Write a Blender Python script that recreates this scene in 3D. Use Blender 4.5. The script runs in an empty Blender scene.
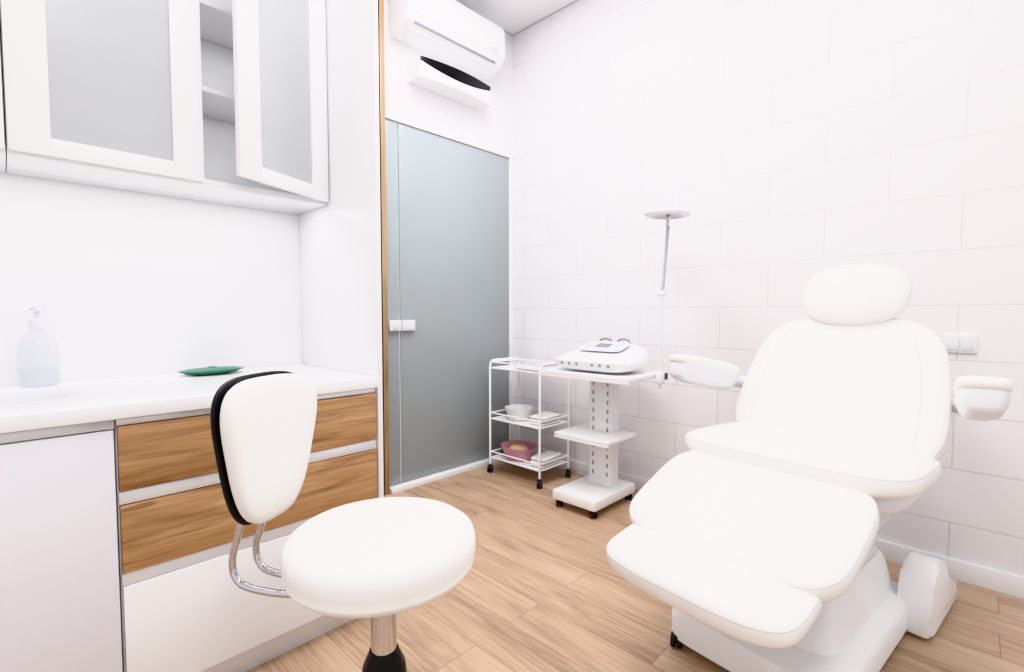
import bpy, bmesh, math, random
from mathutils import Vector, Matrix, Euler
random.seed(4)
scene = bpy.context.scene
COL = scene.collection
try:
    scene.view_settings.view_transform = 'Khronos PBR Neutral'
    scene.view_settings.look = 'None'
except Exception as e:
    print(e)

# ---------------------------------------------------------------- materials
def lin(c):
    return tuple(((v/255)/12.92 if v/255 <= 0.04045 else ((v/255+0.055)/1.055)**2.4) for v in c) + (1.0,)

def mat(name, rgb, rough=0.5, metal=0.0, bump=0.0, bscale=200, coat=0.0, spec=0.5, trans=0.0, ior=1.45):
    m = bpy.data.materials.new(name); m.use_nodes = True
    nt = m.node_tree; b = nt.nodes['Principled BSDF']
    b.inputs['Base Color'].default_value = lin(rgb)
    b.inputs['Roughness'].default_value = rough
    b.inputs['Metallic'].default_value = metal
    b.inputs['Coat Weight'].default_value = coat
    b.inputs['Specular IOR Level'].default_value = spec
    b.inputs['Transmission Weight'].default_value = trans
    b.inputs['IOR'].default_value = ior
    n = nt.nodes.new('ShaderNodeTexNoise'); n.inputs['Scale'].default_value = bscale
    tc = nt.nodes.new('ShaderNodeTexCoord'); nt.links.new(tc.outputs['Object'], n.inputs['Vector'])
    if bump > 0:
        bp = nt.nodes.new('ShaderNodeBump'); bp.inputs['Strength'].default_value = bump
        bp.inputs['Distance'].default_value = 0.002
        nt.links.new(n.outputs['Fac'], bp.inputs['Height']); nt.links.new(bp.outputs['Normal'], b.inputs['Normal'])
    else:
        mr = nt.nodes.new('ShaderNodeMapRange'); mr.inputs['To Min'].default_value = max(0, rough-0.03)
        mr.inputs['To Max'].default_value = min(1, rough+0.03)
        nt.links.new(n.outputs['Fac'], mr.inputs['Value']); nt.links.new(mr.outputs['Result'], b.inputs['Roughness'])
    return m

def block_mat(name, axis, rgb, mortar, w=0.6, h=0.25, ms=0.004, off=(0, 0), strength=0.35, offset=0.5):
    m = bpy.data.materials.new(name); m.use_nodes = True
    nt = m.node_tree; b = nt.nodes['Principled BSDF']; L = nt.links.new
    g = nt.nodes.new('ShaderNodeNewGeometry'); sp = nt.nodes.new('ShaderNodeSeparateXYZ'); L(g.outputs['Position'], sp.inputs[0])
    cb = nt.nodes.new('ShaderNodeCombineXYZ')
    def add(sock, v, dst):
        a = nt.nodes.new('ShaderNodeMath'); a.operation = 'ADD'; a.inputs[1].default_value = v
        L(sock, a.inputs[0]); L(a.outputs[0], dst)
    src = {'x': 0, 'y': 1, 'z': 2}
    add(sp.outputs[src[axis[0]]], off[0]+20.0, cb.inputs[0]); add(sp.outputs[src[axis[1]]], off[1]+20.0, cb.inputs[1])
    br = nt.nodes.new('ShaderNodeTexBrick'); L(cb.outputs[0], br.inputs['Vector']); br.offset = offset
    br.inputs['Scale'].default_value = 1; br.inputs['Brick Width'].default_value = w; br.inputs['Row Height'].default_value = h
    br.inputs['Mortar Size'].default_value = ms; br.inputs['Mortar Smooth'].default_value = 0.6
    c = lin(rgb); c2 = lin(tuple(v-2 for v in rgb))
    br.inputs['Color1'].default_value = c; br.inputs['Color2'].default_value = c2; br.inputs['Mortar'].default_value = lin(mortar)
    L(br.outputs['Color'], b.inputs['Base Color'])
    n = nt.nodes.new('ShaderNodeTexNoise'); n.inputs['Scale'].default_value = 60; n.inputs['Detail'].default_value = 4; L(g.outputs['Position'], n.inputs['Vector'])
    mx = nt.nodes.new('ShaderNodeMath'); mx.operation = 'MULTIPLY_ADD'; mx.inputs[1].default_value = -1.0
    ns = nt.nodes.new('ShaderNodeMath'); ns.operation = 'MULTIPLY'; ns.inputs[1].default_value = 0.25; L(n.outputs['Fac'], ns.inputs[0])
    L(br.outputs['Fac'], mx.inputs[0]); L(ns.outputs[0], mx.inputs[2])
    bp = nt.nodes.new('ShaderNodeBump'); bp.inputs['Strength'].default_value = strength; bp.inputs['Distance'].default_value = 0.004
    L(mx.outputs[0], bp.inputs['Height']); L(bp.outputs['Normal'], b.inputs['Normal'])
    b.inputs['Roughness'].default_value = 0.5
    return m

def wood_mat(name, cols, along, plank=None, gs=1.0, rough=0.4, contrast=1.0, cracks=False, across=14, fine=0.4, pvar=0.12):
    m = bpy.data.materials.new(name); m.use_nodes = True
    nt = m.node_tree; b = nt.nodes['Principled BSDF']; L = nt.links.new
    g = nt.nodes.new('ShaderNodeNewGeometry')
    sp = nt.nodes.new('ShaderNodeSeparateXYZ'); L(g.outputs['Position'], sp.inputs[0])
    idx = {'x': 0, 'y': 1, 'z': 2}
    mp = nt.nodes.new('ShaderNodeMapping')
    sc = [across*gs]*3; sc[idx[along]] = 1.3*gs; mp.inputs['Scale'].default_value = sc
    vec = g.outputs['Position']
    fac_extra = None
    if plank:
        cb = nt.nodes.new('ShaderNodeCombineXYZ')
        for k, a in ((0, along), (1, plank[2])):
            ad = nt.nodes.new('ShaderNodeMath'); ad.operation = 'ADD'; ad.inputs[1].default_value = 20.07
            L(sp.outputs[idx[a]], ad.inputs[0]); L(ad.outputs[0], cb.inputs[k])
        br = nt.nodes.new('ShaderNodeTexBrick'); L(cb.outputs[0], br.inputs['Vector'])
        br.offset = 0.37
        br.inputs['Scale'].default_value = 1; br.inputs['Brick Width'].default_value = plank[0]; br.inputs['Row Height'].default_value = plank[1]
        br.inputs['Mortar Size'].default_value = 0.0011; br.inputs['Mortar Smooth'].default_value = 0.3
        br.inputs['Color1'].default_value = (0, 0, 0, 1); br.inputs['Color2'].default_value = (1, 1, 1, 1); br.inputs['Mortar'].default_value = (0.5, 0.5, 0.5, 1)
        sv = nt.nodes.new('ShaderNodeVectorMath'); sv.operation = 'SCALE'; sv.inputs['Scale'].default_value = 7.3
        L(br.outputs['Color'], sv.inputs[0])
        av = nt.nodes.new('ShaderNodeVectorMath'); av.operation = 'ADD'; L(g.outputs['Position'], av.inputs[0]); L(sv.outputs[0], av.inputs[1])
        vec = av.outputs[0]
        fac_extra = br
    L(vec, mp.inputs['Vector'])
    n1 = nt.nodes.new('ShaderNodeTexNoise'); n1.inputs['Scale'].default_value = 1.0; n1.inputs['Detail'].default_value = 8; n1.inputs['Roughness'].default_value = 0.62; n1.inputs['Distortion'].default_value = 1.2
    L(mp.outputs[0], n1.inputs['Vector'])
    mp2 = nt.nodes.new('ShaderNodeMapping'); sc2 = [110*gs]*3; sc2[idx[along]] = 5*gs; mp2.inputs['Scale'].default_value = sc2; L(vec, mp2.inputs['Vector'])
    n2 = nt.nodes.new('ShaderNodeTexNoise'); n2.inputs['Scale'].default_value = 1; n2.inputs['Detail'].default_value = 4; L(mp2.outputs[0], n2.inputs['Vector'])
    mixf = nt.nodes.new('ShaderNodeMath'); mixf.operation = 'MULTIPLY_ADD'; mixf.inputs[1].default_value = fine
    L(n2.outputs['Fac'], mixf.inputs[0])
    s1 = nt.nodes.new('ShaderNodeMath'); s1.operation = 'MULTIPLY'; s1.inputs[1].default_value = 1-fine; L(n1.outputs['Fac'], s1.inputs[0]); L(s1.outputs[0], mixf.inputs[2])
    fac = mixf.outputs[0]
    if fac_extra:
        k = nt.nodes.new('ShaderNodeMath'); k.operation = 'MULTIPLY_ADD'; k.inputs[1].default_value = pvar
        L(fac_extra.outputs['Color'], k.inputs[0])
        k2 = nt.nodes.new('ShaderNodeMath'); k2.operation = 'SUBTRACT'; k2.inputs[1].default_value = pvar/2; L(fac, k2.inputs[0]); L(k2.outputs[0], k.inputs[2])
        fac = k.outputs[0]
    cr = nt.nodes.new('ShaderNodeValToRGB')
    el = cr.color_ramp.elements
    lo, hi = 0.5-0.17/contrast, 0.5+0.17/contrast
    el[0].position = lo; el[0].color = lin(cols[0]); el[1].position = hi; el[1].color = lin(cols[-1])
    if len(cols) == 3:
        e = el.new(0.5); e.color = lin(cols[1])
    L(fac, cr.inputs['Fac'])
    out = cr.outputs['Color']
    if cracks:
        mp3 = nt.nodes.new('ShaderNodeMapping'); s3 = [34]*3; s3[idx[along]] = 2.6; mp3.inputs['Scale'].default_value = s3; L(vec, mp3.inputs['Vector'])
        n3 = nt.nodes.new('ShaderNodeTexNoise'); n3.inputs['Scale'].default_value = 1; n3.inputs['Detail'].default_value = 3; n3.inputs['Distortion'].default_value = 1.8; L(mp3.outputs[0], n3.inputs['Vector'])
        c3 = nt.nodes.new('ShaderNodeValToRGB'); c3.color_ramp.elements[0].position = 0.30; c3.color_ramp.elements[0].color = (0.6, 0.6, 0.6, 1); c3.color_ramp.elements[1].position = 0.36; c3.color_ramp.elements[1].color = (0, 0, 0, 1)
        L(n3.outputs['Fac'], c3.inputs['Fac'])
        m3 = nt.nodes.new('ShaderNodeMix'); m3.data_type = 'RGBA'; m3.inputs['B'].default_value = lin(tuple(v*0.75 for v in cols[0]))
        L(c3.outputs['Color'], m3.inputs['Factor']); L(out, m3.inputs['A']); out = m3.outputs['Result']
    if fac_extra:
        mx = nt.nodes.new('ShaderNodeMix'); mx.data_type = 'RGBA'
        mx.inputs['B'].default_value = lin(tuple(v*0.85 for v in cols[0]))
        L(fac_extra.outputs['Fac'], mx.inputs['Factor']); L(out, mx.inputs['A']); out = mx.outputs['Result']
    L(out, b.inputs['Base Color'])
    bp = nt.nodes.new('ShaderNodeBump'); bp.inputs['Strength'].default_value = 0.12; bp.inputs['Distance'].default_value = 0.001
    L(n2.outputs['Fac'], bp.inputs['Height']); L(bp.outputs['Normal'], b.inputs['Normal'])
    b.inputs['Roughness'].default_value = rough
    return m

def glass_mat(name, rgb, see=0.3, rough=0.25):
    m = bpy.data.materials.new(name); m.use_nodes = True
    nt = m.node_tree; b = nt.nodes['Principled BSDF']; L = nt.links.new
    b.inputs['Base Color'].default_value = lin(rgb); b.inputs['Roughness'].default_value = rough
    t = nt.nodes.new('ShaderNodeBsdfTransparent'); t.inputs['Color'].default_value = lin(rgb)
    n = nt.nodes.new('ShaderNodeTexNoise'); n.inputs['Scale'].default_value = 400
    mr = nt.nodes.new('ShaderNodeMapRange'); mr.inputs['To Min'].default_value = see-0.04; mr.inputs['To Max'].default_value = see+0.04
    L(n.outputs['Fac'], mr.inputs['Value'])
    mx = nt.nodes.new('ShaderNodeMixShader'); L(mr.outputs['Result'], mx.inputs['Fac'])
    L(b.outputs[0], mx.inputs[1]); L(t.outputs[0], mx.inputs[2]); L(mx.outputs[0], nt.nodes['Material Output'].inputs['Surface'])
    return m

def emit_mat(name, rgb, s):
    m = bpy.data.materials.new(name); m.use_nodes = True
    b = m.node_tree.nodes['Principled BSDF']; b.inputs['Base Color'].default_value = lin(rgb)
    b.inputs['Emission Color'].default_value = lin(rgb); b.inputs['Emission Strength'].default_value = s
    return m

M_wallR = block_mat('painted_block_wall', 'yz', (236, 234, 237), (216, 213, 217), w=0.48, h=0.225, ms=0.004, off=(0.08, 0.02), offset=0.5, strength=0.3)
M_wallX = block_mat('painted_block_wall_cross', 'xz', (238, 237, 240), (230, 229, 233), h=0.225, w=0.48, ms=0.003, off=(0, 0.02), strength=0.12)
M_wallL = mat('painted_plaster', (239, 238, 240), 0.5, bump=0.04, bscale=60)
M_ceil = block_mat('ceiling_tiles', 'xy', (240, 240, 242), (184, 184, 188), w=0.6, h=0.6, ms=0.012, off=(0.1, 0.2), offset=0.0)
M_floor = wood_mat('oak_laminate', [(144, 117, 96), (187, 158, 133), (213, 188, 164)], 'y', plank=(1.25, 0.16, 'x'), gs=1.0, rough=0.45, contrast=0.8, across=11, fine=0.4, pvar=0.12)
M_oak = wood_mat('rustic_oak', [(134, 96, 64), (181, 140, 101), (206, 171, 132)], 'x', gs=1.2, rough=0.5, contrast=0.95, cracks=True, across=16, fine=0.35)
M_jamb = wood_mat('oak_edge', [(140, 110, 80), (168, 138, 104), (190, 162, 128)], 'z', gs=1.0)
M_cab = mat('white_lacquer', (241, 241, 243), 0.25)
M_cabL = mat('grey_white_laminate', (228, 227, 234), 0.3)
M_top = mat('white_solid_surface', (241, 241, 243), 0.25)
M_sink = mat('white_basin', (228, 228, 232), 0.25)
M_alu = mat('satin_aluminium', (226, 226, 230), 0.3, 0.3)
M_frost = glass_mat('frosted_glass', (210, 212, 215), 0.34)
M_door = glass_mat('frosted_door_glass', (157, 165, 169), 0.05, 0.28)
M_leather = mat('white_vinyl', (241, 240, 239), 0.45, bump=0.10, bscale=350)
M_seam = mat('vinyl_seam', (212, 209, 208), 0.6)
M_plast = mat('white_plastic', (240, 240, 242), 0.3)
M_shell = mat('pale_grey_plastic', (226, 226, 231), 0.35)
M_grey = mat('light_grey_plastic', (196, 196, 202), 0.4)
M_slot = mat('slot_grey', (150, 150, 156), 0.5)
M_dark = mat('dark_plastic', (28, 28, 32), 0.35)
M_black = mat('black_gloss', (10, 10, 14), 0.15)
M_chrome = mat('chrome', (205, 205, 210), 0.08, 1.0)
M_rubber = mat('rubber_caster', (45, 47, 52), 0.5)
M_green = mat('green_ceramic', (66, 124, 102), 0.3)
M_pink = mat('pink_plastic', (205, 150, 168), 0.35)
M_yel = mat('yellow_cloth', (225, 205, 150), 0.8)
M_metalw = mat('white_powder_coat', (241, 241, 243), 0.3)
M_cloth = mat('white_towel', (240, 238, 236), 0.9, bump=0.6, bscale=120)
M_clear = glass_mat('clear_plastic', (247, 248, 250), 0.84, 0.05)
M_soap = glass_mat('clear_soap', (248, 249, 250), 0.82, 0.1)
M_screen = mat('device_screen', (120, 126, 138), 0.2)
M_light = emit_mat('panel_light', (255, 253, 252), 4.0)

# ---------------------------------------------------------------- helpers
def finish(bm, name, m, parent=None, loc=(0, 0, 0), rot=(0, 0, 0), smooth=True, angle=35, sub=None):
    bmesh.ops.recalc_face_normals(bm, faces=bm.faces)
    me = bpy.data.meshes.new(name); bm.to_mesh(me); bm.free()
    if isinstance(m, (list, tuple)):
        for q in m: me.materials.append(q)
    else: me.materials.append(m)
    if smooth:
        me.polygons.foreach_set('use_smooth', [True]*len(me.polygons))
        me.set_sharp_from_angle(angle=math.radians(angle))
    o = bpy.data.objects.new(name, me); COL.objects.link(o)
    o.location = loc; o.rotation_euler = rot
    if parent is not None:
        o.parent = parent
        if parent.type == 'MESH':
            o.matrix_parent_inverse = parent.matrix_basis.inverted()
    return o

def thing(name, label, cat, loc=(0, 0, 0), rz=0.0, group=None):
    e = bpy.data.objects.new(name, None); COL.objects.link(e); e.empty_display_size = 0.1
    e.location = loc; e.rotation_euler = (0, 0, rz); e['label'] = label; e['category'] = cat
    if group: e['group'] = group
    return e

def tag(o, label, cat=None, kind=None, group=None):
    o['label'] = label
    if cat: o['category'] = cat
    if kind: o['kind'] = kind
    if group: o['group'] = group
    return o

def bm_box(bm, x0, x1, y0, y1, z0, z1, bev=0.0, seg=2, mi=0):
    b2 = bmesh.new()
    bmesh.ops.create_cube(b2, size=1.0)
    for v in b2.verts:
        v.co = Vector((x0+(v.co.x+.5)*(x1-x0), y0+(v.co.y+.5)*(y1-y0), z0+(v.co.z+.5)*(z1-z0)))
    if bev > 0:
        bmesh.ops.bevel(b2, geom=list(b2.edges), offset=bev, segments=seg, profile=0.5, affect='EDGES', clamp_overlap=True)
    for f in b2.faces: f.material_index = mi
    me = bpy.data.meshes.new('tmp'); b2.to_mesh(me); b2.free(); bm.from_mesh(me); bpy.data.meshes.remove(me)

def box(name, x0, x1, y0, y1, z0, z1, m, parent=None, bev=0.002, seg=2):
    cx, cy, cz = (x0+x1)/2, (y0+y1)/2, (z0+z1)/2
    bm = bmesh.new(); bm_box(bm, x0-cx, x1-cx, y0-cy, y1-cy, z0-cz, z1-cz, bev, seg)
    return finish(bm, name, m, parent, (cx, cy, cz))

def boxes(name, lst, m, parent=None, bev=0.002, loc=(0, 0, 0), rot=(0, 0, 0)):
    bm = bmesh.new()
    for b in lst:
        bm_box(bm, *b[:6], bev=(b[6] if len(b) > 6 else bev), mi=(b[7] if len(b) > 7 else 0))
    return finish(bm, name, m, parent, loc, rot)

def catmull(pts, n=8):
    P = [Vector(p) for p in pts]; out = []
    for i in range(len(P)-1):
        p0 = P[i-1] if i > 0 else P[i]*2-P[i+1]; p1 = P[i]; p2 = P[i+1]; p3 = P[i+2] if i+2 < len(P) else P[i+1]*2-P[i]
        for k in range(n):
            t = k/n
            out.append(0.5*((2*p1)+(-p0+p2)*t+(2*p0-5*p1+4*p2-p3)*t*t+(-p0+3*p1-3*p2+p3)*t**3))
    out.append(P[-1]); return out

def bm_tube(bm, pts, r, seg=12, closed=False, mi=0, radii=None):
    P = [Vector(p) for p in pts]; n = len(P); rings = []
    T = []
    for i in range(n):
        a = P[(i-1) % n] if (closed or i > 0) else P[i]; b = P[(i+1) % n] if (closed or i < n-1) else P[i]
        T.append((b-a).normalized())
    up = Vector((0, 0, 1)) if abs(T[0].z) < 0.9 else Vector((1, 0, 0))
    N = (up-T[0]*up.dot(T[0])).normalized()
    for i in range(n):
        N = (N-T[i]*N.dot(T[i])).normalized(); B = T[i].cross(N)
        rr = radii[i] if radii else r
        rings.append([bm.verts.new(P[i]+(N*math.cos(a)+B*math.sin(a))*rr) for a in [2*math.pi*k/seg for k in range(seg)]])
    m = n if closed else n-1
    for i in range(m):
        A, C = rings[i], rings[(i+1) % n]
        for k in range(seg):
            f = bm.faces.new((A[k], A[(k+1) % seg], C[(k+1) % seg], C[k])); f.material_index = mi
    if not closed:
        for q in (rings[0][::-1], rings[-1]):
            f = bm.faces.new(q); f.material_index = mi

def tube(name, paths, r, m, parent=None, seg=12, closed=False):
    bm = bmesh.new()
    for p in paths: bm_tube(bm, p, r, seg, closed)
    return finish(bm, name, m, parent)

def bm_lathe(bm, prof, c=(0, 0, 0), seg=48, sx=1.0, sy=1.0, mi=0):
    rings = []
    for r, z in prof:
        if r < 1e-6: rings.append([bm.verts.new((c[0], c[1], c[2]+z))])
        else: rings.append([bm.verts.new((c[0]+r*sx*math.cos(2*math.pi*k/seg), c[1]+r*sy*math.sin(2*math.pi*k/seg), c[2]+z)) for k in range(seg)])
    for A, B in zip(rings[:-1], rings[1:]):
        for k in range(seg):
            k2 = (k+1) % seg
            if len(A) == 1 and len(B) == 1: continue
            if len(A) == 1: f = bm.faces.new((A[0], B[k2], B[k]))
            elif len(B) == 1: f = bm.faces.new((A[k], A[k2], B[0]))
            else: f = bm.faces.new((A[k], A[k2], B[k2], B[k]))
            f.material_index = mi

def lathe(name, prof, m, parent=None, loc=(0, 0, 0), rot=(0, 0, 0), seg=48, sx=1.0, sy=1.0, angle=40):
    bm = bmesh.new(); bm_lathe(bm, prof, seg=seg, sx=sx, sy=sy)
    return finish(bm, name, m, parent, loc, rot, angle=angle)

def sgnpow(v, p): return math.copysign(abs(v)**p, v)

def outline(l, w, n=4.0, taper=0.0, N=96):
    o = []
    for k in range(N):
        t = 2*math.pi*(k+0.5)/N
        x = sgnpow(math.cos(t), 2/n); y = sgnpow(math.sin(t), 2/n)
        o.append((x*l/2, y*w/2*(1-taper*(x+1)/2)))
    return o

def bm_puff(bm, out, th, p=3.5, K=14, fn=None, mi=0):
    rings = []
    for i in range(2*K+1):
        ph = -math.pi/2+math.pi*i/(2*K)
        q = abs(math.cos(ph))**(2/p); z = sgnpow(math.sin(ph), 2/p)*th/2
        if i in (0, 2*K):
            co = Vector((0, 0, z)); rings.append([bm.verts.new(fn(co) if fn else co)])
        else:
            r = []
            for x, y in out:
                co = Vector((x*q, y*q, z)); r.append(bm.verts.new(fn(co) if fn else co))
            rings.append(r)
    n = len(out)
    for A, B in zip(rings[:-1], rings[1:]):
        for k in range(n):
            k2 = (k+1) % n
            if len(A) == 1: f = bm.faces.new((A[0], B[k2], B[k]))
            elif len(B) == 1: f = bm.faces.new((A[k], A[k2], B[0]))
            else: f = bm.faces.new((A[k], A[k2], B[k2], B[k]))
            f.material_index = mi

def puff_top(l, w, n, taper, th, p, x, y):
    lo, hi = 1e-4, 1.0
    def F(q):
        X = 2*x/l/q
        if abs(X) >= 1: return 2
        Y = 2*y/(w*(1-taper*(X+1)/2))/q
        return abs(X)**n+abs(Y)**n
    for _ in range(40):
        mid = (lo+hi)/2
        if F(mid) > 1: lo = mid
        else: hi = mid
    q = hi
    return th/2*max(0.0, 1-q**p)**(1/p)

def puff(name, out, th, m, parent=None, loc=(0, 0, 0), rot=(0, 0, 0), p=3.5, K=14, fn=None, rim=None, seams=None):
    bm = bmesh.new(); bm_puff(bm, out, th, p, K, fn)
    mats = [m]
    if rim or seams: mats.append(M_seam)
    for ang in (rim or []):
        ph = math.radians(ang); q = abs(math.cos(ph))**(2/p); z = sgnpow(math.sin(ph), 2/p)*th/2
        pts = [Vector((x*q*1.0, y*q*1.0, z)) for x, y in out]
        pp = [pts[0]]
        for c in pts[1:]:
            if (c-pp[-1]).length > 0.003: pp.append(c)
        if fn: pp = [fn(c) for c in pp]
        bm_tube(bm, pp, 0.0014, 6, closed=True, mi=1)
    for path in (seams or []):
        bm_tube(bm, [fn(Vector(c)) if fn else Vector(c) for c in path], 0.0015, 6, mi=1)
    return finish(bm, name, mats, parent, loc, rot, angle=60)

def caster(parent, x, y, z=0.0, r=0.025, m=None, yaw=0.0):
    bm = bmesh.new()
    for k in (-1, 1):
        b2 = bmesh.new(); bmesh.ops.create_cone(b2, cap_ends=True, segments=20, radius1=r, radius2=r, depth=0.012,
            matrix=Matrix.Translation((0, k*0.011, r)) @ Matrix.Rotation(math.pi/2, 4, 'X'))
        me = bpy.data.meshes.new('t'); b2.to_mesh(me); b2.free(); bm.from_mesh(me); bpy.data.meshes.remove(me)
    bm_box(bm, -r*0.9, r*0.6, -0.006, 0.006, r*0.9, r*2.0, 0.004)
    bm_tube(bm, [(0, 0, r*1.6), (0, 0, r*2.6)], 0.006, 10)
    return finish(bm, 'caster', m or M_rubber, parent, (x, y, z), (0, 0, yaw))

# ---------------------------------------------------------------- room
XR, YD, YB, ZC = 2.70, 2.60, 2.19, 3.16
def struct(o): o['kind'] = 'structure'; return o
struct(tag(box('floor', -1.6, XR+0.1, -1.6, YD+0.1, -0.05, 0, M_floor, bev=0), 'light oak laminate plank floor'))
struct(tag(box('ceiling', -1.6, XR+0.1, -1.6, YD+0.1, ZC, ZC+0.05, M_ceil, bev=0), 'suspended ceiling of pale square tiles'))
struct(tag(box('wall_right', XR, XR+0.1, -1.6, YD, 0, ZC, M_wallR, bev=0), 'white painted large block wall'))
struct(tag(box('wall_left', -1.6, 0.935, YB, YD, 0, ZC, M_wallL, bev=0), 'white painted wall behind the worktop'))
struct(tag(boxes('wall_back', [(0.935, 1.60, YD, YD+0.1, 0, ZC), (1.60, XR, YD, YD+0.1, 2.27, ZC), (2.665, XR, YD, YD+0.1, 0, 2.27)], M_wallX, bev=0), 'white wall above and beside the glass door'))
struct(tag(box('baseboard_right', XR-0.015, XR, -1.6, YD-0.015, 0, 0.085, M_plast, bev=0.003), 'white baseboard'))
struct(tag(box('trim_1', 1.560, 1.592, YD-0.03, YD, 0, ZC, M_jamb, bev=0.002), 'full-height oak edge trim beside the door'))
struct(tag(box('trim_3', 1.544, 1.560, YD-0.03, YD, 0, ZC, M_dark, bev=0.001), 'dark edge strip beside the oak trim'))
struct(tag(boxes('trim_2', [(1.60, 2.69, YD-0.012, YD+0.03, 2.255, 2.28), (2.662, 2.682, YD-0.012, YD+0.03, 0, 2.255), (1.60, 2.662, YD-0.045, YD+0.03, 0, 0.03)], M_plast, bev=0.002), 'white aluminium door frame'))
d = box('door_1', 1.70, 2.66, YD+0.0, YD+0.01, 0.032, 2.253, M_door, bev=0.001)
struct(tag(d, 'frosted blue-grey glass door'))
w1 = box('window_1', 1.602, 1.692, YD+0.0, YD+0.01, 0.032, 2.253, M_door, bev=0.001)
struct(tag(w1, 'narrow fixed frosted glass side panel'))
lk = box('door_lock', 1.695, 1.79, YD-0.03, YD-0.001, 0.99, 1.055, M_alu, None, 0.004)
lk.parent = d; lk.matrix_parent_inverse = d.matrix_basis.inverted(); lk['label'] = 'satin metal glass-door lock'
lk2 = boxes('lock_strike', [(1.605, 1.69, YD-0.03, YD-0.001, 0.99, 1.055, 0.004), (1.635, 1.655, YD-0.036, YD-0.028, 1.0, 1.04, 0.003)], M_alu, None)
lk2.parent = w1; lk2.matrix_parent_inverse = w1.matrix_basis.inverted(); lk2['label'] = 'satin metal lock strike box'

# ---------------------------------------------------------------- kitchen unit
FY = 1.55; BY = YB-0.003
DX = 0.184
T = thing('drawer_cabinet', 'white base cabinet with two rustic oak drawers and one white drawer', 'drawer cabinet', (DX, FY, 0))
W = 0.911-DX
box('body', 0, W, 0.02, BY-FY, 0.09, 0.834, M_cab, T)
box('plinth', 0, W, 0.045, 0.06, 0, 0.09, M_alu, T)
box('drawer', 0.003, W-0.002, 0, 0.019, 0.650, 0.815, M_oak, T)['label'] = 'rustic oak drawer front'
box('drawer', 0.003, W-0.002, 0, 0.019, 0.437, 0.612, M_oak, T)['label'] = 'rustic oak drawer front'
box('drawer', 0.003, W-0.002, 0, 0.019, 0.095, 0.402, M_cab, T)['label'] = 'white lacquered deep drawer front'
for z0, z1 in ((0.817, 0.833), (0.614, 0.648), (0.404, 0.435)):
    box('handle_profile', 0.001, W, 0.006, 0.019, z0, z1, M_alu, T)['label'] = 'recessed aluminium grip profile'
T = thing('base_cabinet', 'plain greyish-white base cabinet under the sink', 'cabinet', (-0.6, FY, 0))
W = DX+0.6-0.002
box('body', 0, W, 0.02, 0.10, 0.09, 0.834, M_cabL, T)
box('body', 0, W, 0.10, BY-FY, 0.09, 0.64, M_cabL, T)
box('plinth', 0, W, 0.045, 0.06, 0, 0.09, M_alu, T)
box('door', 0.003, 0.18, 0, 0.019, 0.095, 0.808, M_cabL, T)
box('door', 0.183, W-0.003, 0, 0.019, 0.095, 0.808, M_cabL, T)
box('handle_profile', 0, W, 0.006, 0.019, 0.811, 0.833, M_alu, T)['label'] = 'recessed aluminium grip profile'
ZT = 0.873
def rrect(x0, x1, y0, y1, r, n=8):
    pts = []
    for cx, cy, a0 in ((x1-r, y1-r, 0), (x0+r, y1-r, 90), (x0+r, y0+r, 180), (x1-r, y0+r, 270)):
        for k in range(n+1):
            a = math.radians(a0+90*k/n); pts.append((cx+r*math.cos(a), cy+r*math.sin(a)))
    return pts
SX0, SX1, SY0, SY1 = -0.40, 0.13, 1.72, 2.04
WX0, WX1 = -0.6, 0.913
bm = bmesh.new(); bm_box(bm, WX0, WX1, FY-0.012, BY, 0.836, ZT, 0.003, 2)
wt = finish(bm, 'worktop', M_top)
bmc = bmesh.new(); rr = rrect(SX0, SX1, SY0, SY1, 0.09)
lo = [bmc.verts.new((x, y, 0.7)) for x, y in rr]; hi = [bmc.verts.new((x, y, 1.0)) for x, y in rr]
bmc.faces.new(lo[::-1]); bmc.faces.new(hi)
for k in range(len(rr)): bmc.faces.new((lo[k], lo[(k+1) % len(rr)], hi[(k+1) % len(rr)], hi[k]))
cut = finish(bmc, 'cutter', M_top)
md = wt.modifiers.new('b', 'BOOLEAN'); md.object = cut; md.operation = 'DIFFERENCE'; md.solver = 'EXACT'
dg = bpy.context.evaluated_depsgraph_get(); nm = bpy.data.meshes.new_from_object(wt.evaluated_get(dg))
wt.modifiers.clear(); wt.data = nm; bpy.data.objects.remove(cut)
tag(wt, 'long white solid-surface worktop over the base cabinets', 'worktop')
bm = bmesh.new(); rings = []
for off, z in ((0.0015, ZT-0.03), (0.0015, ZT-0.002), (0.004, ZT+0.001), (0.010, ZT-0.004), (0.016, ZT-0.02), (0.03, ZT-0.13), (0.07, ZT-0.16), (0.13, ZT-0.165)):
    r = rrect(SX0+off, SX1-off, SY0+off, SY1-off, max(0.09-off*0.3, 0.02)); rings.append([bm.verts.new((x, y, z)) for x, y in r])
for A, B in zip(rings[:-1], rings[1:]):
    n = len(A)
    for k in range(n): bm.faces.new((A[k], A[(k+1) % n], B[(k+1) % n], B[k]))
bm.faces.new(rings[-1])
tag(finish(bm, 'sink', M_sink), 'white rounded basin set into the worktop', 'sink')
tag(box('side_panel', 0.915, 0.933, 1.545, BY, 0, ZC-0.01, M_cab, bev=0.001), 'tall white side panel at the end of the worktop', 'panel')

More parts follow.
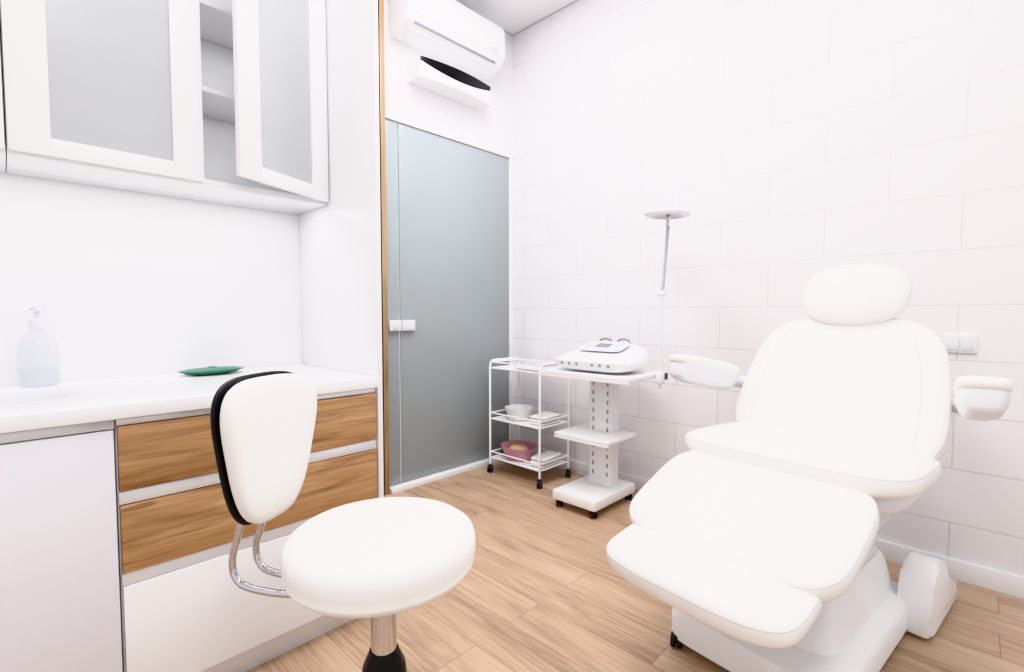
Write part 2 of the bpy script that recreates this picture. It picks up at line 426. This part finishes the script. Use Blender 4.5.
# upper cabinets
CZ0, CZ1, CY = 1.530, 2.46, 1.89
def wall_cab(x0, x1, label, doors):
    T = thing('wall_cabinet', label, 'wall cabinet', (x0, CY, CZ0))
    w = x1-x0; dp = BY-CY; h = CZ1-CZ0; t = 0.018
    boxes('body', [(0, w, 0.02, dp, 0, 0.022), (0, w, 0.02, dp, h-t, h), (0, t, 0.02, dp, 0.022, h-t), (w-t, w, 0.02, dp, 0.022, h-t),
                   (t, w-t, dp-0.006, dp, 0.022, h-t)], M_cab, T, 0.001)
    for z in (0.33, 0.62):
        box('shelf', t+0.001, w-t-0.001, 0.04, dp-0.008, z-0.009, z+0.009, M_cab, T, 0.001)
    for dx0, dx1, hinge, ang in doors:
        dw = dx1-dx0; st = 0.085; dz0, dz1 = 0.008, h-0.003
        gl = 0.058
        hx = dx0 if hinge == 'l' else dx1
        a0, a1 = (0, dw) if hinge == 'l' else (-dw, 0)
        e = boxes('door', [(a0, a0+st, 0, 0.018, dz0, dz1), (a1-st, a1, 0, 0.018, dz0, dz1), (a0+st, a1-st, 0, 0.018, dz0, dz0+gl-0.01), (a0+st, a1-st, 0, 0.018, dz1-st, dz1)],
                  M_cab, T, 0.0012, (hx, 0, 0), (0, 0, ang))
        g = box('glass_panel', a0+st-0.004, a1-st+0.004, 0.007, 0.011, dz0+gl-0.014, dz1-st+0.004, M_frost, None, 0)
        loc = g.location.copy(); g.parent = e; g.location = loc; g['label'] = 'frosted glass pane'
    return T
wall_cab(0.02, 0.913, 'white wall cabinet with frosted glass doors, one door ajar', [(0.002, 0.460, 'l', 0), (0.478, 0.891, 'r', math.radians(25))])
wall_cab(-0.60, 0.018, 'white wall cabinet with a closed frosted glass door', [(0.002, 0.616, 'l', 0)])

# soap dispenser
T = thing('soap_dispenser', 'clear plastic pump soap bottle standing beside the sink', 'soap dispenser', (0.07, 2.10, ZT))
lathe('bottle', [(0, 0.001), (0.044, 0.001), (0.048, 0.006), (0.048, 0.11), (0.045, 0.135), (0.032, 0.158), (0.018, 0.170), (0.016, 0.182), (0, 0.182)], M_clear, T)
lathe('liquid', [(0, 0.004), (0.042, 0.004), (0.044, 0.01), (0.044, 0.06), (0, 0.06)], M_soap, T)
bm = bmesh.new(); bm_lathe(bm, [(0, 0.180), (0.021, 0.180), (0.021, 0.205), (0.012, 0.208), (0.007, 0.21), (0.007, 0.232), (0.020, 0.234), (0.020, 0.250), (0, 0.252)], seg=24)
bm_tube(bm, catmull([(0, 0, 0.243), (-0.015, -0.02, 0.244), (-0.025, -0.042, 0.238), (-0.027, -0.046, 0.230)], 4), 0.006, 10)
finish(bm, 'pump', M_shell, T)
# green dish
T = thing('dish', 'shallow oval green dish with a flat lid on the worktop', 'dish', (0.53, 2.06, ZT), math.radians(5))
lathe('bowl', [(0, 0.001), (0.06, 0.001), (0.085, 0.006), (0.105, 0.014), (0.11, 0.018), (0.105, 0.019), (0, 0.018)], M_green, T, sx=1.0, sy=0.60)
lathe('lid', [(0.102, 0.0185), (0.09, 0.022), (0.05, 0.0245), (0.02, 0.025), (0.012, 0.029), (0, 0.030)], M_green, T, sx=0.98, sy=0.58)

# ---------------------------------------------------------------- air conditioner & purifier
def extrude_x(name, prof, x0, x1, m, parent, bev=0.008, angle=40):
    bm = bmesh.new()
    A = [bm.verts.new((x0, y, z)) for y, z in prof]; B = [bm.verts.new((x1, y, z)) for y, z in prof]
    n = len(prof)
    for k in range(n): bm.faces.new((A[k], A[(k+1) % n], B[(k+1) % n], B[k]))
    c1 = bm.faces.new(A); c2 = bm.faces.new(B[::-1])
    if bev: bmesh.ops.bevel(bm, geom=list(c1.edges)+list(c2.edges), offset=bev, segments=3, profile=0.5, affect='EDGES')
    return finish(bm, name, m, parent, angle=angle)
T = thing('air_conditioner', 'white split air conditioner unit mounted above the door', 'air conditioner', (1.64, YD, 2.74))
aw = 0.77
prof = catmull([(0, 0), (-0.09, 0.0), (-0.15, 0.02), (-0.195, 0.06), (-0.205, 0.13), (-0.20, 0.23), (-0.185, 0.28), (-0.15, 0.295), (0, 0.295)], 5)
extrude_x('housing', [(p.x, p.y) for p in prof], 0, aw, M_plast, T, 0.012)
def strip(name, pts, x0, x1, th, m, parent):
    bm = bmesh.new()
    P = [Vector((0, a, b)) for a, b in pts]
    rows = []
    for i, p in enumerate(P):
        t = (P[min(i+1, len(P)-1)]-P[max(i-1, 0)]).normalized(); nrm = Vector((0, -t.z, t.y))
        if nrm.y > 0: nrm = -nrm
        rows.append((p+nrm*th, p))
    V = [[bm.verts.new((x, q.y, q.z)) for x in (x0, x1) for q in r] for r in rows]
    for a, b in zip(V[:-1], V[1:]):
        bm.faces.new((a[0], a[2], b[2], b[0])); bm.faces.new((a[1], b[1], b[3], a[3])); bm.faces.new((a[0], b[0], b[1], a[1])); bm.faces.new((a[2], a[3], b[3], b[2]))
    bm.faces.new((V[0][0], V[0][1], V[0][3], V[0][2])); bm.faces.new((V[-1][0], V[-1][2], V[-1][3], V[-1][1]))
    return finish(bm, name, m, parent)
strip('air_outlet', [(-0.168, 0.031), (-0.176, 0.039), (-0.183, 0.047)], 0.06, aw-0.06, 0.002, M_slot, T)
strip('louver', [(-0.075, -0.002), (-0.11, 0.002), (-0.147, 0.016)], 0.05, aw-0.05, 0.005, M_plast, T)
box('indicator_panel', aw-0.14, aw-0.06, -0.2085, -0.203, 0.09, 0.11, M_grey, T, 0.001)
strip('panel_gap', [(-0.2045, 0.075), (-0.2048, 0.078)], 0.01, aw-0.01, 0.001, M_grey, T)

T = thing('air_purifier', 'white wall-mounted air purifier with a glossy black curved front', 'air purifier', (1.77, YD, 2.515))
pw = 0.59
def arc_front(x, d0, d1): return -(d0+(d1-d0)*(1-(2*x/pw-1)**2))
def curved(name, z0, z1, d0, d1, back, m, parent, inset=0.0, N=28, lens=False):
    bm = bmesh.new(); cols = []
    for i in range(N+1):
        x = inset+(pw-2*inset)*i/N; y = arc_front(x, d0, d1)
        u = 1-(2*i/N-1)**2
        a, b = (z1-(z1-z0)*(0.35+0.65*u), z1) if lens else (z0, z1)
        cols.append([bm.verts.new(q) for q in ((x, y, a), (x, y, b), (x, back(x) if callable(back) else back, b), (x, back(x) if callable(back) else back, a))])
    for A, B in zip(cols[:-1], cols[1:]):
        for k in range(4): bm.faces.new((A[k], A[(k+1) % 4], B[(k+1) % 4], B[k]))
    bm.faces.new(cols[0]); bm.faces.new(cols[-1][::-1])
    return finish(bm, name, m, parent)
curved('housing', 0.0, 0.125, 0.12, 0.150, 0.0, M_plast, T)
curved('front_panel', 0.050, 0.122, 0.122, 0.154, lambda x: arc_front(x, 0.12, 0.150)+0.002, M_black, T, inset=0.006, lens=True)

# socket
T = thing('wall_socket', 'white double wall socket on the block wall', 'socket', (XR, 0.070, 0.978))
box('plate', -0.012, 0, -0.05, 0.05, -0.040, 0.040, M_plast, T, 0.004)
box('switch', -0.017, -0.010, -0.042, -0.002, -0.030, 0.030, M_shell, T, 0.003)
box('switch', -0.017, -0.010, 0.002, 0.042, -0.030, 0.030, M_shell, T, 0.003)

# ceiling light panels
LP = ((0.7, 0.9), (1.9, 0.3), (0.0, -0.3), (1.7, 1.7))  # last panel added out of view to brighten the door corner
for i, (lx, ly) in enumerate(LP):
    T = thing('ceiling_light', 'square recessed ceiling light panel', 'ceiling light', (lx, ly, ZC), group='recessed ceiling light panels')
    box('frame', -0.3, 0.3, -0.3, 0.3, -0.012, 0, M_plast, T, 0.002)
    box('diffuser', -0.28, 0.28, -0.28, 0.28, -0.016, -0.0125, M_light, T, 0.0)

# ---------------------------------------------------------------- wheeled utility cart
CX, CYY = 2.30, 1.98
T = thing('utility_cart', 'white three-tier metal trolley on casters in the corner', 'trolley', (CX, CYY, 0))
cw, cl = 0.29, 0.45
rt = 0.008
zt = [0.10, 0.37, 0.72]
for y in (0, cl):
    p = [(0, y, 0.06), (0, y, 0.74), (0.01, y, 0.765), (0.03, y, 0.775), (cw-0.03, y, 0.775), (cw-0.01, y, 0.765), (cw, y, 0.74), (cw, y, 0.06)]
    tube('frame_side', [p], rt, M_metalw, T)
for z in zt:
    bm = bmesh.new()
    bm_box(bm, 0.004, cw-0.004, 0.004, cl-0.004, z, z+0.006, 0.001)
    for zz in (z+0.004, z+0.045):
        bm_tube(bm, [(0.006, 0, zz), (0.006, cl, zz)], 0.005, 8); bm_tube(bm, [(cw-0.006, 0, zz), (cw-0.006, cl, zz)], 0.005, 8)
        bm_tube(bm, [(0, 0.004, zz), (cw, 0.004, zz)], 0.005, 8); bm_tube(bm, [(0, cl-0.004, zz), (cw, cl-0.004, zz)], 0.005, 8)
    finish(bm, 'tray', M_metalw, T)
for x in (0, cw):
    for y in (0, cl): caster(T, x, y, yaw=0.6)
def bowl(name, label, x, y, z, r, h, m, sx=1, sy=1):
    o = lathe(name, [(0, 0.001), (r*0.6, 0.001), (r*0.75, 0.006), (r*0.97, h*0.9), (r*1.03, h), (r*0.99, h), (r*0.9, h*0.85), (r*0.68, 0.012), (0, 0.01)], m, None, (x, y, z), sx=sx, sy=sy, seg=40)
    return tag(o, label, 'bowl')
bowl('bowl', 'small round white plastic bowl on the middle tray', CX+0.11, CYY+0.28, 0.377, 0.095, 0.085, M_plast)
bowl('bowl', 'oblong pink plastic bowl on the bottom tray', CX+0.12, CYY+0.29, 0.107, 0.12, 0.09, M_pink, 0.95, 1.1)
o = puff('cloth', outline(0.12, 0.12, 3, N=40), 0.05, M_yel, None, (CX+0.12, CYY+0.29, 0.17), (0.1, 0.1, 0.4), p=2.2, K=8); tag(o, 'crumpled pale yellow cloth in the pink bowl', 'cloth')
def towel(x, y, z, l, w, h, label, n=3, rz=0.1):
    bm = bmesh.new()
    for i in range(n):
        bm_puff(bm, outline(l, w, 6, N=40), h/n*1.05, 4, 6, fn=lambda c, i=i: c+Vector((0.002*i, 0, h/n*(i+0.5))))
    return tag(finish(bm, 'towel', M_cloth, None, (x, y, z), (0, 0, rz)), label, 'towel')
towel(CX+0.15, CYY+0.075, 0.107, 0.22, 0.12, 0.06, 'folded white towel on the bottom tray')
towel(CX+0.15, CYY+0.085, 0.377, 0.20, 0.13, 0.055, 'folded white towel on the middle tray')
T = thing('tray_box', 'flat white lidded tray on the top shelf of the trolley', 'tray', (CX+0.14, CYY+0.14, 0.727))
puff('base', outline(0.22, 0.24, 7, N=64), 0.03, M_plast, T, (0, 0, 0.016), p=6, K=6)
puff('lid', outline(0.16, 0.18, 7, N=64), 0.018, M_grey, T, (0, 0, 0.040), p=4, K=6)

# ---------------------------------------------------------------- equipment stand
T = thing('equipment_stand', 'white steel equipment stand with slotted column and casters', 'trolley', (2.13, 1.23, 0))
def plate(name, x0, x1, y0, y1, z, th, m=M_metalw):
    bm = bmesh.new(); bm_box(bm, x0, x1, y0, y1, z-th, z, 0.004)
    bm_box(bm, x0, x0+0.012, y0, y1, z-th-0.012, z-th+0.002, 0.003)
    return finish(bm, name, m, T)
plate('top_shelf', 0.0, 0.40, 0.03, 0.60, 0.775, 0.022)
plate('middle_shelf', 0.04, 0.34, 0.17, 0.53, 0.42, 0.02)
boxes('base', [(0.0, 0.42, 0.22, 0.51, 0.045, 0.10, 0.008)], M_metalw, T)
cl_ = [(0.24, 0.32, 0.275, 0.425, 0.100, 0.753, 0.004, 0)]
for k in range(11):
    for yy in (0.297, 0.393):
        cl_.append((0.2385, 0.2405, yy, yy+0.01, 0.16+k*0.052, 0.185+k*0.052, 0.0, 1))
boxes('column', cl_, [M_metalw, M_slot], T)
for x, y in ((0.03, 0.25), (0.03, 0.48), (0.39, 0.25), (0.39, 0.48)): caster(T, x, y, yaw=0.9, r=0.018)
box('side_bracket', 0.30, 0.39, 0.012, 0.028, 0.735, 0.772, M_dark, T, 0.004)

# cosmetology device
T = thing('cosmetology_device', 'white rounded cosmetology device with control panel and screen', 'device', (2.31, 1.54, 0.775), 0.0)
def dfn(c):
    x, y, z = c
    top = max(0, z)/0.065
    return Vector((x+(0.05*top), y*(1-0.16*top), z + (x*0.30*top)+0.065))
puff('housing', outline(0.32, 0.49, 5, N=96), 0.13, M_plast, T, p=3.0, fn=dfn)
rotp = (0, -math.radians(16), 0)
puff('control_panel', outline(0.15, 0.28, 6, N=64), 0.010, M_shell, T, (0.03, 0, 0.137), rotp, p=6, K=5)
R16 = Euler(rotp).to_matrix()
c0 = Vector((0.03, 0, 0.137))
def onp(x, y, z): return c0 + R16 @ Vector((x, y, z))
boxes('screen', [(-0.03, 0.03, -0.045, 0.045, 0, 0.003, 0.001)], M_screen, T, loc=onp(0, 0, 0.005), rot=rotp)
for yy in (-0.105, -0.08, 0.08, 0.105):
    for xx in (-0.025, 0.01):
        lathe('button', [(0.008, 0), (0.008, 0.004), (0, 0.005)], M_grey, T, onp(xx, yy, 0.004), rotp, seg=14)
for yy in (-0.06, 0.06):
    tube('probe_holder', [catmull([(0.14, yy-0.04, 0.13), (0.14, yy-0.035, 0.165), (0.14, yy, 0.175), (0.14, yy+0.035, 0.165), (0.14, yy+0.04, 0.13)], 5)], 0.007, M_slot, T, 10)
for yy in (-0.15, -0.10, -0.05, 0.05, 0.10, 0.15):
    tube('cable_socket', [[(-0.150, yy, 0.05), (-0.163, yy, 0.05)]], 0.008, M_slot, T, 14)

# magnifier lamp
T = thing('magnifying_lamp', 'white articulated magnifying lamp clamped to the equipment stand', 'lamp', (2.39, 1.222, 0.70))
tube('pole', [[(0, 0, 0.0), (0, 0, 0.51)]], 0.009, M_shell, T)
box('clamp', -0.02, 0.02, -0.016, 0.016, 0.03, 0.09, M_plast, T, 0.006)
tube('arm', [[(0, 0, 0.49), (-0.005, -0.03, 0.87)]], 0.006, M_grey, T)
tube('arm', [[(0.016, 0, 0.50), (0.011, -0.03, 0.85)]], 0.006, M_grey, T)
lathe('elbow', [(0, -0.02), (0.014, -0.02), (0.016, 0), (0.014, 0.02), (0, 0.02)], M_shell, T, (0.005, 0, 0.50), (math.pi/2, 0, 0), seg=24)
tube('neck', [catmull([(0.0, -0.03, 0.86), (0.0, -0.032, 0.885), (-0.005, -0.033, 0.895)], 4)], 0.009, M_plast, T)
lathe('lamp_head', [(0.078, -0.011), (0.09, -0.013), (0.112, -0.010), (0.118, 0.0), (0.114, 0.009), (0.09, 0.013), (0.05, 0.014), (0.0, 0.014)], M_shell, T, (-0.01, -0.03, 0.905), (0.04, 0.0, 0))
lathe('lens', [(0, -0.008), (0.05, -0.009), (0.079, -0.0105), (0.079, -0.006), (0, -0.003)], M_screen, T, (-0.01, -0.03, 0.905), (0.04, 0, 0))

# ---------------------------------------------------------------- treatment chair
CH = thing('treatment_chair', 'white padded reclining treatment chair with armrests and headrest', 'treatment chair', (1.630, 0.472, 0), math.radians(-7))
def pitch(a): return (0, -math.radians(a), 0)
puff('seat', outline(0.52, 0.71, 4.5), 0.105, M_leather, CH, (0.29, 0.012, 0.612), pitch(-2), p=3.6, rim=[12])
puff('leg_rest', outline(0.46, 0.635, 4.2), 0.095, M_leather, CH, (-0.105, 0.025, 0.502), pitch(22.5), p=4.0, rim=[12])
puff('foot_rest', outline(0.29, 0.545, 3.8), 0.095, M_leather, CH, (-0.335, 0.020, 0.395), pitch(10), p=3.4, rim=[12])
bl, bw, bn, bt, bth, bp_ = 0.60, 0.74, 3.6, 0.20, 0.10, 5.0
def bfn(c): return Vector((c.x, c.y, c.z+0.21*c.y*c.y))
sm = []
for s in (-1, 1):
    path = []
    for k in range(25):
        x = -0.285+0.555*k/24; y = s*(0.255-0.06*((k/24)**2)+0.02*math.sin(math.pi*k/24))
        path.append((x, y, puff_top(bl, bw, bn, bt, bth, bp_, x, y)-0.0003))
    sm.append(path)
puff('backrest', outline(bl, bw, bn, taper=bt), bth, M_leather, CH, (0.60, 0, 0.812), pitch(60), p=bp_, fn=bfn, rim=[12], seams=sm)
puff('headrest', outline(0.26, 0.37, 2.4), 0.12, M_leather, CH, (0.735, 0, 1.172), pitch(66), p=2.4, rim=[10])
puff('back_shell', outline(0.56, 0.62, 3.6, taper=0.2), 0.05, M_plast, CH, (0.655, 0, 0.785), pitch(60), p=5.0, fn=bfn)
puff('seat_frame', outline(0.46, 0.60, 5), 0.09, M_shell, CH, (0.33, 0, 0.54), pitch(-2), p=4)
puff('leg_rest_shell', outline(0.38, 0.48, 5), 0.05, M_shell, CH, (-0.07, 0, 0.452), pitch(22.5), p=4)
for s in (1, -1):
    a = Vector((0.53, s*0.395, 0)); b = Vector((0.215, s*0.455, 0)); mid = (a+b)/2; ang = math.atan2((a-b).y, (a-b).x)
    AR = (0, math.radians(11), ang); AL = (mid.x, mid.y, 0.853)
    bm = bmesh.new(); bm_puff(bm, outline(0.36, 0.118, 5.0, taper=0.12, N=64), 0.05, 3.2, 8, fn=lambda c: c+Vector((0, 0, 0.030)))
    finish(bm, 'armrest', M_leather, CH, AL, AR, angle=60)
    bm = bmesh.new(); bm_puff(bm, outline(0.345, 0.108, 5.0, taper=0.12, N=64), 0.105, 4.0, 12, fn=lambda c: Vector((c.x, c.y*(1+min(0, c.z)*5), c.z-0.010)))
    finish(bm, 'armrest_shell', M_shell, CH, AL, AR, angle=60)
    tube('armrest_bracket', [catmull([(0.48, s*0.395, 0.82), (0.56, s*0.375, 0.80), (0.63, s*0.28, 0.79)], 5)], 0.026, M_shell, CH, 14)
def loft(name, secs, m, parent, n=5.0, N=64, angle=40):
    bm = bmesh.new(); R = []
    for z, xc, yc, lx, ly in secs:
        R.append([bm.verts.new((xc+x, yc+y, z)) for x, y in outline(lx, ly, n, N=N)])
    for A, B in zip(R[:-1], R[1:]):
        for k in range(N): bm.faces.new((A[k], A[(k+1) % N], B[(k+1) % N], B[k]))
    bm.faces.new(R[0][::-1]); bm.faces.new(R[-1])
    return finish(bm, name, m, parent, angle=angle)
loft('base', [(0.03, 0.23, 0, 0.78, 0.50), (0.035, 0.23, 0, 0.80, 0.52), (0.10, 0.23, 0, 0.80, 0.52), (0.12, 0.235, 0, 0.78, 0.50), (0.14, 0.27, 0, 0.66, 0.42), (0.24, 0.29, 0, 0.56, 0.37), (0.26, 0.30, 0, 0.52, 0.34)], M_plast, CH, n=8)
loft('lift_column', [(0.26, 0.37, 0, 0.36, 0.32), (0.37, 0.38, 0, 0.34, 0.30), (0.375, 0.38, 0, 0.39, 0.38), (0.50, 0.38, 0, 0.44, 0.48)], M_shell, CH, n=8)
for s in (1, -1):
    bm = bmesh.new()
    pr = catmull([(0.50, 0.02), (0.68, 0.02), (0.88, 0.02), (0.91, 0.035), (0.90, 0.075), (0.83, 0.11), (0.75, 0.15), (0.68, 0.22), (0.62, 0.25), (0.55, 0.23), (0.50, 0.14), (0.49, 0.04)], 4)
    A = [bm.verts.new((v.x, s*0.225, v.y)) for v in pr[:-1]]; B = [bm.verts.new((v.x, s*0.32, v.y)) for v in pr[:-1]]
    n = len(A)
    for k in range(n): bm.faces.new((A[k], A[(k+1) % n], B[(k+1) % n], B[k]))
    c1 = bm.faces.new(A); c2 = bm.faces.new(B[::-1])
    bmesh.ops.bevel(bm, geom=list(c1.edges)+list(c2.edges), offset=0.018, segments=4, profile=0.5, affect='EDGES')
    finish(bm, 'rear_foot', M_plast, CH, angle=50)
    caster(CH, -0.15, s*0.21, r=0.022, yaw=0.4)

# ---------------------------------------------------------------- stool with backrest
SC = Vector((0.543, 0.907)); BC = Vector((0.410, 1.150))
dirv = (SC-BC).normalized(); rz = math.atan2(dirv.y, dirv.x)
ST = thing('swivel_stool', 'white round swivel stool with padded backrest and chrome column', 'stool', (SC.x, SC.y, 0), rz)
zt = 0.645
lathe('seat', [(0, zt-0.088), (0.16, zt-0.088), (0.182, zt-0.083), (0.193, zt-0.070), (0.1945, zt-0.066), (0.1938, zt-0.0645), (0.197, zt-0.048), (0.197, zt-0.028), (0.192, zt-0.012), (0.180, zt-0.003), (0.16, zt), (0.10, zt+0.003), (0, zt+0.004)], M_leather, ST, seg=80, angle=60)
lathe('seat_plate', [(0, zt-0.098), (0.12, zt-0.098), (0.13, zt-0.086), (0, zt-0.086)], M_grey, ST)
lathe('column', [(0.027, 0.30), (0.027, zt-0.13), (0.034, zt-0.125), (0.034, zt-0.098), (0, zt-0.098)], M_chrome, ST, seg=32)
lathe('column_cover', [(0.050, 0.10), (0.050, 0.30), (0.045, 0.345), (0.030, 0.38), (0.0, 0.38)], M_dark, ST, seg=32)
bm = bmesh.new()
for k in range(5):
    a = 2*math.pi*k/5+0.3
    bm_tube(bm, [(0.03*math.cos(a), 0.03*math.sin(a), 0.11), (0.15*math.cos(a), 0.15*math.sin(a), 0.09), (0.27*math.cos(a), 0.27*math.sin(a), 0.065)], 0.02, 12, radii=[0.024, 0.02, 0.015])
finish(bm, 'star_base', M_chrome, ST)
for k in range(5):
    a = 2*math.pi*k/5+0.3; caster(ST, 0.265*math.cos(a), 0.265*math.sin(a), r=0.022, yaw=a)
def bo(w, h, N=96, n=3.4):
    o = []
    for k in range(N):
        t = 2*math.pi*(k+0.5)/N; x = sgnpow(math.cos(t), 2/n); y = sgnpow(math.sin(t), 2/n)
        o.append((x*h/2, y*w/2*(0.77+0.23*x)))
    return o
bx, bz, lean = -0.285, 0.796, math.radians(0)
Rm = Matrix(((-math.sin(lean), 0, math.cos(lean)), (0, 1, 0), (math.cos(lean), 0, math.sin(lean))))
def pad_on_back(name, out, th, m, off, p):
    bm = bmesh.new(); bm_puff(bm, out, th, p, 12, fn=lambda c: Vector((c.x, c.y, c.z+0.9*c.y*c.y)))
    for v in bm.verts:
        v.co = (Rm @ (v.co+Vector((0, 0, off)))) + Vector((bx, 0, bz))
    return finish(bm, name, m, ST, angle=60)
pad_on_back('backrest', bo(0.315, 0.325), 0.055, M_leather, 0.0, 3.5)
pad_on_back('backrest_shell', bo(0.327, 0.337), 0.014, M_dark, -0.027, 5.0)
for s in (-1, 1):
    y = s*0.035
    tube('back_support', [catmull([(bx-0.038, y, bz-0.03), (bx-0.050, y, bz-0.17), (bx-0.075, y, 0.545), (bx-0.065, y, 0.500), (bx-0.025, y, 0.484), (bx+0.07, y, 0.486), (bx+0.15, y, 0.51), (bx+0.19, y, zt-0.09)], 7)], 0.008, M_chrome, ST)

# ---------------------------------------------------------------- lights, world, camera
w = bpy.data.worlds.new('world'); scene.world = w; w.use_nodes = True
w.node_tree.nodes['Background'].inputs[0].default_value = (0.995, 0.99, 1.0, 1); w.node_tree.nodes['Background'].inputs[1].default_value = 1.0
def area(name, loc, sx, sy, power, rot=(0, 0, 0), col=(1, 0.99, 0.985)):
    l = bpy.data.lights.new(name, 'AREA'); l.shape = 'RECTANGLE'; l.size = sx; l.size_y = sy; l.energy = power; l.color = col
    o = bpy.data.objects.new(name, l); COL.objects.link(o); o.location = loc; o.rotation_euler = rot; return o
for (lx, ly), pwr in zip(LP, (24, 9, 24, 28)):
    area('ceiling_panel_light', (lx, ly, ZC-0.03), 0.55, 0.55, pwr)
area('backsplash_fill', (0.30, 1.98, CZ0-0.006), 1.1, 0.03, 2.2)  # unseen strip added below the cabinets to brighten the backsplash
for z in (CZ0+0.318, CZ0+0.608, CZ1-0.022):   # unseen fill strips under the shelves, added to brighten the cabinet interior
    area('cabinet_interior_fill', (0.47, 2.02, z), 0.8, 0.02, 0.45)

cam = bpy.data.cameras.new('camera'); co = bpy.data.objects.new('camera', cam); COL.objects.link(co)
cam.sensor_width = 36; cam.lens = 36*490/1024; cam.clip_start = 0.02
fa = math.radians(44); p = math.radians(2.7)
fwd = Vector((math.cos(fa)*math.cos(p), math.sin(fa)*math.cos(p), -math.sin(p)))
co.location = (0, 0, 1.1); co.rotation_euler = fwd.to_track_quat('-Z', 'Y').to_euler()
scene.camera = co
